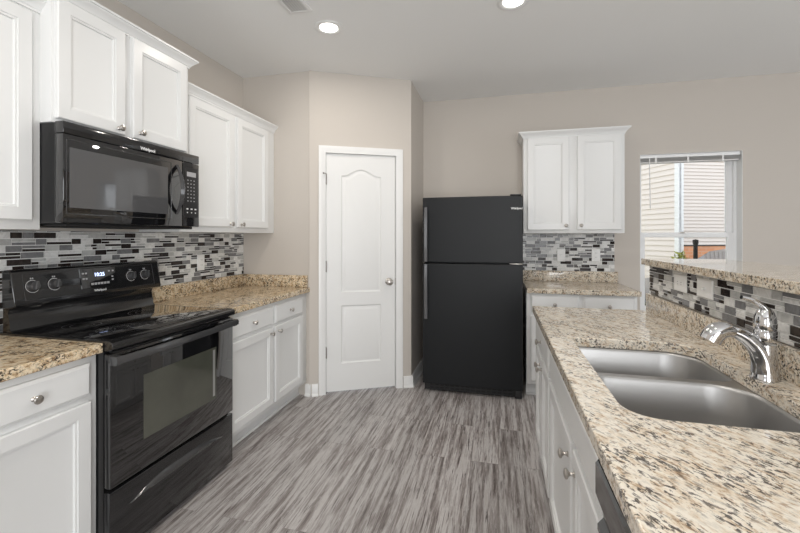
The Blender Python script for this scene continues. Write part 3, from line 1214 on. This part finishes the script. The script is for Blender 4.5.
text_obj('brand_lettering', 'Whirlpool', 0.021, M['mark_white'], t, (0.397, -0.0008, 0.388), bold=0.0008)


# ------------------------------------------------------------------ refrigerator
FX0, FY, FW = -0.640, 3.419, 0.832
t = thing('refrigerator', 'black top-freezer refrigerator between pantry wall and back cabinets', 'refrigerator', (FX0, FY, 0), 0)
b = B()
b.box(0.006, FW - 0.006, 0.075, 0.680, 0.03, 1.672, bev=0.004)
b.build('body', M['fridge'], t)
for x in (0.05, FW - 0.09):
    for y in (0.12, 0.58):
        b = B()
        b.tube([(x + 0.02, y, 0.0), (x + 0.02, y, 0.032)], 0.02, 14)
        b.build('foot', M['rubber'], t)


def fridge_door(name, z0, z1):
    b = B()
    n = 12
    pts = []
    for k in range(n + 1):       # slightly bowed front
        s = k / n
        pts.append((s * FW, 0.010 - 0.010 * (1 - (2 * s - 1) ** 4)))
    pts += [(FW, 0.068), (0, 0.068)]
    b.prism(pts, 'z', z0, z1)
    return b.build(name, M['fridge'], t, bevel=0.005)


fd = fridge_door('freezer_door', 1.122, 1.678)
rd = fridge_door('fridge_door', 0.078, 1.112)
box_obj('door_gasket', M['black_matte'], rd, 0.012, FW - 0.012, 0.068, 0.0745, 0.09, 1.10)
box_obj('door_gasket', M['black_matte'], fd, 0.012, FW - 0.012, 0.068, 0.0745, 1.13, 1.665)


def fridge_handle(z0, z1, par):
    b = B()
    rows = []
    n = 14
    for k in range(n + 1):
        s = k / n
        z = z0 + (z1 - z0) * s
        yo = -0.030 + 0.006 * (2 * s - 1) ** 2
        rows.append([(0.018, yo + 0.004, z), (0.022, yo - 0.004, z), (0.044, yo - 0.004, z), (0.048, yo + 0.004, z), (0.044, yo + 0.012, z), (0.022, yo + 0.012, z)])
    b.loops(rows, True, True)
    for z in (z0 + 0.01, z1 - 0.035):
        b.box(0.022, 0.044, -0.022, 0.012, z, z + 0.025, bev=0.002)
    b.build('handle', M['bar_grey'], par, angle=50)


fridge_handle(1.128, 1.592, fd)
fridge_handle(0.640, 1.104, rd)
b = B()
b.box(0.01, FW - 0.01, 0.055, 0.075, 0.012, 0.072)
b.box(FW - 0.062, FW - 0.006, 0.028, 0.056, 0.006, 0.076, bev=0.004)
b.mi = 1
for k in range(16):
    x = 0.06 + k * 0.044
    b.box(x, x + 0.030, 0.0535, 0.056, 0.050, 0.062)
    b.box(x, x + 0.030, 0.0535, 0.056, 0.026, 0.038)
b.build('base_grille', [M['black_satin'], M['black_matte']], t)
b = B()
b.box(FW - 0.10, FW - 0.012, 0.006, 0.12, 1.680, 1.692, bev=0.004)
b.build('top_hinge', M['black_satin'], t)
b = B()
b.box(FW - 0.105, FW - 0.004, 0.004, 0.06, 1.113, 1.121, bev=0.002)
b.build('middle_hinge', M['nickel'], t)
text_obj('brand_lettering', 'Whirlpool', 0.022, M['silver'], fd, (FW - 0.048, 0.002, 1.573), bold=0.0012)


# ------------------------------------------------------------------ sink and faucet
t = thing('kitchen_sink', 'double-bowl stainless steel sink set into the peninsula countertop', 'sink', (0, 0, 0))
ZR = 0.8735
bowlA = (SX0 - 0.004, SX1 + 0.004, 1.512, SY1 + 0.004)
bowlB = (SX0 - 0.004, SX1 + 0.004, SY0 - 0.004, 1.482)
radA = (0.05, 0.05, 0.115, 0.022)
radB = (0.09, 0.06, 0.115, 0.05)
b = B()
outer = [(SX0 - 0.02, SY0 - 0.03), (SX1 + 0.02, SY0 - 0.03), (SX1 + 0.02, SY1 + 0.03), (SX0 - 0.02, SY1 + 0.03)]
lo = b.holed(outer, [rrect(*bowlA, radA), rrect(*bowlB, radB)], ZR)
rim = b.build('rim', M['steel'], t)
for bw, rad, nm in ((bowlA, radA, 'far'), (bowlB, radB, 'near')):
    b = B()
    rows = []
    for ins, z in ((0.0, ZR), (0.003, ZR - 0.003), (0.006, ZR - 0.010), (0.014, ZR - 0.150), (0.020, ZR - 0.168), (0.034, ZR - 0.180), (0.055, ZR - 0.184)):
        x0, x1, y0, y1 = bw
        rr = [max(r - ins * 0.4, 0.01) for r in rad]
        rows.append([(x, y, z) for x, y in rrect(x0 + ins, x1 - ins, y0 + ins, y1 - ins, rr)])
    b.loops(rows, False, True)
    bo = b.build('bowl', M['steel'], t, angle=60)
    cx, cy = (bw[0] + bw[1]) / 2, (bw[2] + bw[3]) / 2
    b = B()
    b.lathe([(0.056, 0.0), (0.055, 0.003), (0.042, 0.002), (0.036, 0.0015), (0.010, 0.0012), (0.008, 0.006), (0.0, 0.007)], (cx, cy, ZR - 0.1838), (0, 0, 1), 28, False)
    b.build('drain', M['chrome'], bo)

FXp, FYp, FZ = 0.779, 1.440, 0.9145
t = thing('kitchen_faucet', 'chrome single-lever pull-out faucet behind the steel sink', 'faucet', (FXp, FYp, FZ))


def catmull(pts, n=6):
    out = []
    P = [Vector(p) for p in pts]
    P = [P[0] * 2 - P[1]] + P + [P[-1] * 2 - P[-2]]
    for i in range(1, len(P) - 2):
        for k in range(n):
            s = k / n
            a, b_, c, d = P[i - 1], P[i], P[i + 1], P[i + 2]
            out.append(0.5 * ((2 * b_) + (c - a) * s + (2 * a - 5 * b_ + 4 * c - d) * s * s + (3 * b_ - a - 3 * c + d) * s ** 3))
    out.append(P[-2])
    return out


b = B()
b.lathe([(0.0, 0.0), (0.0365, 0.0), (0.0365, 0.004), (0.034, 0.010), (0.030, 0.035), (0.0285, 0.075), (0.0275, 0.105), (0.0, 0.107)], (0, 0, 0), (0, 0, 1), 36, False)
bd = b.build('body', M['chrome'], t, angle=60)
cl = catmull([(0.0, 0, 0.020), (-0.004, 0, 0.056), (-0.018, 0.0, 0.090), (-0.040, 0.0, 0.115), (-0.065, 0.0, 0.132), (-0.090, 0.0, 0.140)], 6)
rr = []
for i in range(len(cl)):
    s = i / (len(cl) - 1)
    rr.append(0.034 * (1 - s) + 0.0170 * s)
b = B()
b.tube(cl, rr, 20)
sp = b.build('spout', M['chrome'], t, angle=60)
hd = catmull([(-0.080, 0, 0.1375), (-0.098, 0, 0.1405), (-0.117, 0, 0.137), (-0.133, 0, 0.125), (-0.143, 0, 0.106)], 5)
hr = [0.0185 + (0.029 - 0.0185) * min(1, (i / (len(hd) - 1)) * 1.7) ** 0.8 for i in range(len(hd))]
b = B()
b.tube(hd, hr, 22)
b.build('spray_head', M['chrome'], sp, angle=60)
b = B()
b.lathe([(0.0, 0.096), (0.0275, 0.100), (0.0285, 0.104), (0.0285, 0.128), (0.0265, 0.131), (0.0280, 0.134), (0.0285, 0.150), (0.0265, 0.168), (0.020, 0.186), (0.011, 0.196), (0.0, 0.199)],
        (0.001, 0, 0.018), (0, 0, 1), 32, False)
hb = b.build('handle_base', M['chrome'], t, angle=50)
lv = catmull([(0.006, 0, 0.196), (-0.008, 0.0, 0.218), (-0.030, 0.0, 0.234), (-0.060, 0.0, 0.243)], 6)
b = B()
b.tube(lv, [(0.006 + 0.004 * (1 - i / (len(lv) - 1)), 0.019 - 0.011 * (i / (len(lv) - 1))) for i in range(len(lv))], 16)
b.build('lever', M['chrome'], hb, angle=60)


# ------------------------------------------------------------------ ceiling fittings
def downlight(label, x, y, power):
    t = thing('recessed_light', label, 'ceiling light', (x, y, H), 0, 'recessed ceiling lights')
    b = B()
    n = 40
    rows = []
    for r, z in ((0.094, 0.0), (0.094, -0.004), (0.086, -0.008), (0.070, -0.006), (0.060, -0.001)):
        rows.append([(r * math.cos(2 * PI * k / n), r * math.sin(2 * PI * k / n), z) for k in range(n)])
    b.loops(rows)
    b.build('trim_ring', M['trim'], t)
    b = B()
    b.lathe([(0.0, -0.0035), (0.058, -0.003), (0.061, -0.0008)], (0, 0, 0), (0, 0, 1), 36, False)
    b.build('diffuser', M['lamp'], t)
    l = bpy.data.lights.new('recessed_light_beam', 'AREA')
    l.shape = 'DISK'
    l.size = 0.12
    l.energy = power
    l.color = (1.0, 0.94, 0.86)
    o = bpy.data.objects.new('recessed_light_beam', l)
    COL.objects.link(o)
    o.location = (0, 0, -0.012)
    o.parent = t
    return t


PW = 5.8
downlight('lit recessed ceiling light above the pantry door side, left of two', -1.105, 2.50, PW)
downlight('lit recessed ceiling light at top picture edge, right of two', 0.083, 2.48, PW)
downlight('added unseen recessed ceiling light over the near end of the range aisle', -1.105, 0.60, PW)  # out of view, a copy added to brighten the room
downlight('added unseen recessed ceiling light over the near end of the peninsula', 0.083, 0.60, PW)  # second out-of-view copy, likewise added for its light

t = thing('ceiling_vent', 'white ceiling air vent at top picture edge', 'vent', (-1.195, 2.16, H))
b = B()
vx, vy = 0.078, 0.125
rows = [[(-vx - i, -vy - i, z), (vx + i, -vy - i, z), (vx + i, vy + i, z), (-vx - i, vy + i, z)] for i, z in ((0.0, 0.0), (0.0, -0.006), (-0.006, -0.009), (-0.022, -0.007), (-0.024, 0.0))]
b.loops(rows)
b.build('frame', M['trim'], t)
box_obj('duct_opening', M['duct'], t, -vx + 0.022, vx - 0.022, -vy + 0.022, vy - 0.022, -0.0015, -0.0005)
for k in range(7):
    x = -0.048 + k * 0.016
    b = B()
    b.prism([(x - 0.0075, -0.003), (x + 0.0055, -0.0085), (x + 0.0075, -0.0085), (x - 0.0055, -0.003)], 'y', -vy + 0.024, vy - 0.024)
    b.build('louver', M['trim'], t)


# ------------------------------------------------------------------ window with its blind
win = structure(bpy.data.objects.new('window_1', None))
COL.objects.link(win)
win.location = (0, YBK, 0)


def frame_rect(b, x0, x1, z0, z1, y0, y1, wl, wr, wb, wt):
    b.box(x0, x0 + wl, y0, y1, z0, z1)
    b.box(x1 - wr, x1, y0, y1, z0, z1)
    b.box(x0 + wl, x1 - wr, y0, y1, z0, z0 + wb)
    b.box(x0 + wl, x1 - wr, y0, y1, z1 - wt, z1)


b = B()
frame_rect(b, WX0 + 0.002, WX1 - 0.002, WZ0 + 0.002, WZ1 - 0.002, 0.085, 0.138, 0.022, 0.024, 0.03, 0.03)
b.build('window_frame', M['vinyl'], win, bevel=0.002)
b = B()
frame_rect(b, 1.285, 2.043, 1.335, 2.066, 0.115, 0.136, 0.024, 0.048, 0.04, 0.04)
us = b.build('upper_sash', M['vinyl'], win, bevel=0.002)
box_obj('pane', M['glass'], us, 1.309, 1.995, 0.124, 0.128, 1.375, 2.026)
b = B()
frame_rect(b, 1.285, 2.043, 0.632, 1.380, 0.088, 0.112, 0.046, 0.050, 0.060, 0.042)
ls = b.build('lower_sash', M['vinyl'], win, bevel=0.002)
box_obj('pane', M['glass'], ls, 1.331, 1.993, 0.098, 0.102, 0.692, 1.338)
b = B()
b.box(1.62, 1.66, 0.080, 0.088, 1.372, 1.386, bev=0.002)
b.build('sash_lock', M['nickel'], ls)
b = B()
b.box(WX0 + 0.001, WX1 - 0.001, -0.012, 0.084, WZ0 + 0.0, WZ0 + 0.012, bev=0.003)
structure(b.build('trim_2', M['trim'])).location = (0, YBK, 0)
b = B()     # white jamb lining of the opening
b.box(WX0, WX0 + 0.003, 0.0, 0.085, WZ0 + 0.012, WZ1)
b.box(WX1 - 0.003, WX1, 0.0, 0.085, WZ0 + 0.012, WZ1)
b.box(WX0 + 0.003, WX1 - 0.003, 0.0, 0.085, WZ1 - 0.0015, WZ1)
structure(b.build('trim_3', M['trim'])).location = (0, YBK, 0)

t = thing('window_blind', 'white mini blind fully raised at the top of the window', 'blind', (0, YBK, 0))
b = B()
b.box(WX0 + 0.006, WX1 - 0.006, 0.018, 0.058, WZ1 - 0.032, WZ1 - 0.002, bev=0.003)
b.build('headrail', M['vinyl'], t)
for k in range(9):
    z = WZ1 - 0.0345 - k * 0.0034
    b = B()
    b.prism([(0.024, z - 0.0012), (0.038, z + 0.0004), (0.052, z - 0.0012), (0.052, z - 0.0022), (0.038, z - 0.0006), (0.024, z - 0.0022)], 'x', WX0 + 0.010, WX1 - 0.010)
    b.build('slat', M['blind'], t)
b = B()
b.box(WX0 + 0.010, WX1 - 0.010, 0.024, 0.052, WZ1 - 0.078, WZ1 - 0.066, bev=0.003)
b.build('bottom_rail', M['blind'], t)
b = B()
b.tube([(1.345, 0.014, WZ1 - 0.03), (1.352, 0.012, 1.60)], 0.0045, 8)
b.build('tilt_wand', M['plastic'], t)
for x in (1.40, 1.66, 1.93):
    b = B()
    b.box(x - 0.007, x + 0.007, 0.021, 0.023, WZ1 - 0.080, WZ1 - 0.030)
    b.build('ladder_tape', M['plastic'], t)

# ------------------------------------------------------------------ outside the window
GZ = -0.34
structure(box_obj('ground', M['lawn'], None, -12, 40, YBK + 0.3, 45, GZ - 0.2, GZ))
structure(box_obj('driveway_road', M['asphalt'], None, 2.6, 40, 5.5, 9.45, GZ - 0.1, GZ + 0.001))
HX, HY = 3.90, 10.2
t = thing('house', 'neighbour house with cream lap siding seen through the window', 'house', (HX, HY, GZ), 0.38)
b = B()
b.box(0.02, 9, 0.02, 9, 0, 6.2)
b.build('wall_core', M['siding'], t)


def laps(name, length, z0, z1, exp, along):
    b = B()
    z = z0
    while z < z1:
        pr = [(0.02, z), (-0.024, z), (-0.002, z + exp), (0.02, z + exp)]
        if along == 'x':
            b.prism(pr, 'x', 0.0, length)
        else:
            b.prism(pr, 'y', 0.0, length)
        z += exp
    return b.build(name, M['siding'], t, angle=10)


laps('side_siding', 9, 0.1, 6.2, 0.125, 'y')
laps('front_siding', 9, 1.50, 6.2, 0.078, 'x')
b = B()
b.box(0, 9, -0.03, 0.02, 0, 1.47)
b.build('brick_base', M['brick'], t)
b = B()
b.box(0, 9, -0.045, 0.02, 1.47, 1.50)
b.build('brick_ledge', M['roof'], t)
b = B()
b.box(-0.03, 0.08, -0.05, 0.02, 0, 6.2)
b.box(-0.05, 0.02, -0.05, 0.06, 0, 6.2)
b.build('corner_board', M['vinyl'], t)
b = B()
b.loops([[(-0.5, -0.5, 6.2), (9.5, -0.5, 6.2), (9.5, 9.5, 6.2), (-0.5, 9.5, 6.2)], [(4.4, 4.4, 8.6), (4.6, 4.4, 8.6), (4.6, 4.6, 8.6), (4.4, 4.6, 8.6)]], True, True)
b.build('roof', M['roof'], t)

t = thing('parked_car', 'dark grey car parked outside the window beside the brick wall', 'car', (4.22, 7.9, GZ + 0.001), 0.2)
t.scale = (1, 1, 1.06)
b = B()
side = [(-2.1, 0.30), (-2.15, 0.65), (-1.9, 0.80), (-0.95, 0.90), (-0.35, 1.33), (0.2, 1.42), (0.95, 1.38), (1.6, 0.98), (2.05, 0.90), (2.15, 0.6), (2.1, 0.30)]
rows = []
for y, sc, dz in ((-0.80, 0.97, -0.04), (-0.86, 1.0, 0.0), (0.86, 1.0, 0.0), (0.80, 0.97, -0.04)):
    rows.append([(x * sc, y * (0.82 if z > 1.2 else 1), z if z < 0.95 else z + dz) for x, z in side])
b.loops(rows, True, True)
cb = b.build('car_body', M['car'], t, bevel=0.03)
b = B()
for s in (-1, 1):
    b.prism([(-0.80, 0.93), (-0.30, 1.27), (0.85, 1.30), (1.35, 0.98)], 'y', s * 0.872, s * 0.845)
b.build('side_glass', M['black_glass'], cb)
for x in (-1.3, 1.35):
    for s in (-1, 1):
        b = B()
        b.lathe([(0.0, 0.0), (0.20, 0.0), (0.30, 0.02), (0.325, 0.06), (0.325, 0.16), (0.30, 0.2), (0.0, 0.2)], (x, s * 0.90, 0.325), (0, -s, 0), 24, False)
        b.build('wheel', M['rubber'], t)

t = thing('lamp_post', 'dark slim post standing outside the lower window pane', 'post', (2.33, 5.62, GZ))
b = B()
b.lathe([(0.0, 0.0), (0.09, 0.0), (0.09, 0.05), (0.035, 0.08), (0.022, 1.58), (0.030, 1.60), (0.030, 1.64), (0.0, 1.65)], (0, 0, 0), (0, 0, 1), 16, False)
b.build('pole', M['rubber'], t)

rnd = random.Random(3)
t = thing('garden_shrub', 'small yellow-green shrub outside by the house corner', 'shrub', (3.75, 9.75, GZ))
b = B()
for k in range(420):
    u = rnd.uniform(0, 2 * PI)
    z = rnd.uniform(0.1, 1.35)
    r = 0.30 * math.sqrt(rnd.random()) * math.sin(PI * (0.15 + 0.8 * z / 1.4))
    c = Vector((r * math.cos(u), r * math.sin(u), z))
    d1 = Vector((rnd.uniform(-1, 1), rnd.uniform(-1, 1), rnd.uniform(-0.5, 1))).normalized() * 0.07
    d2 = d1.cross(Vector((rnd.uniform(-1, 1), rnd.uniform(-1, 1), rnd.uniform(-1, 1)))).normalized() * 0.02
    b._mk([c - d1, c - d2, c + d1, c + d2], [(0, 1, 2, 3)])
b.build('foliage', M['leaf'], t)
b = B()
for k in range(6):
    a = k * PI / 3
    b.tube([(0, 0, 0), (0.1 * math.cos(a), 0.1 * math.sin(a), 0.6), (0.16 * math.cos(a), 0.16 * math.sin(a), 1.1)], [0.015, 0.010, 0.004], 6)
b.build('stem', M['rubber'], t)
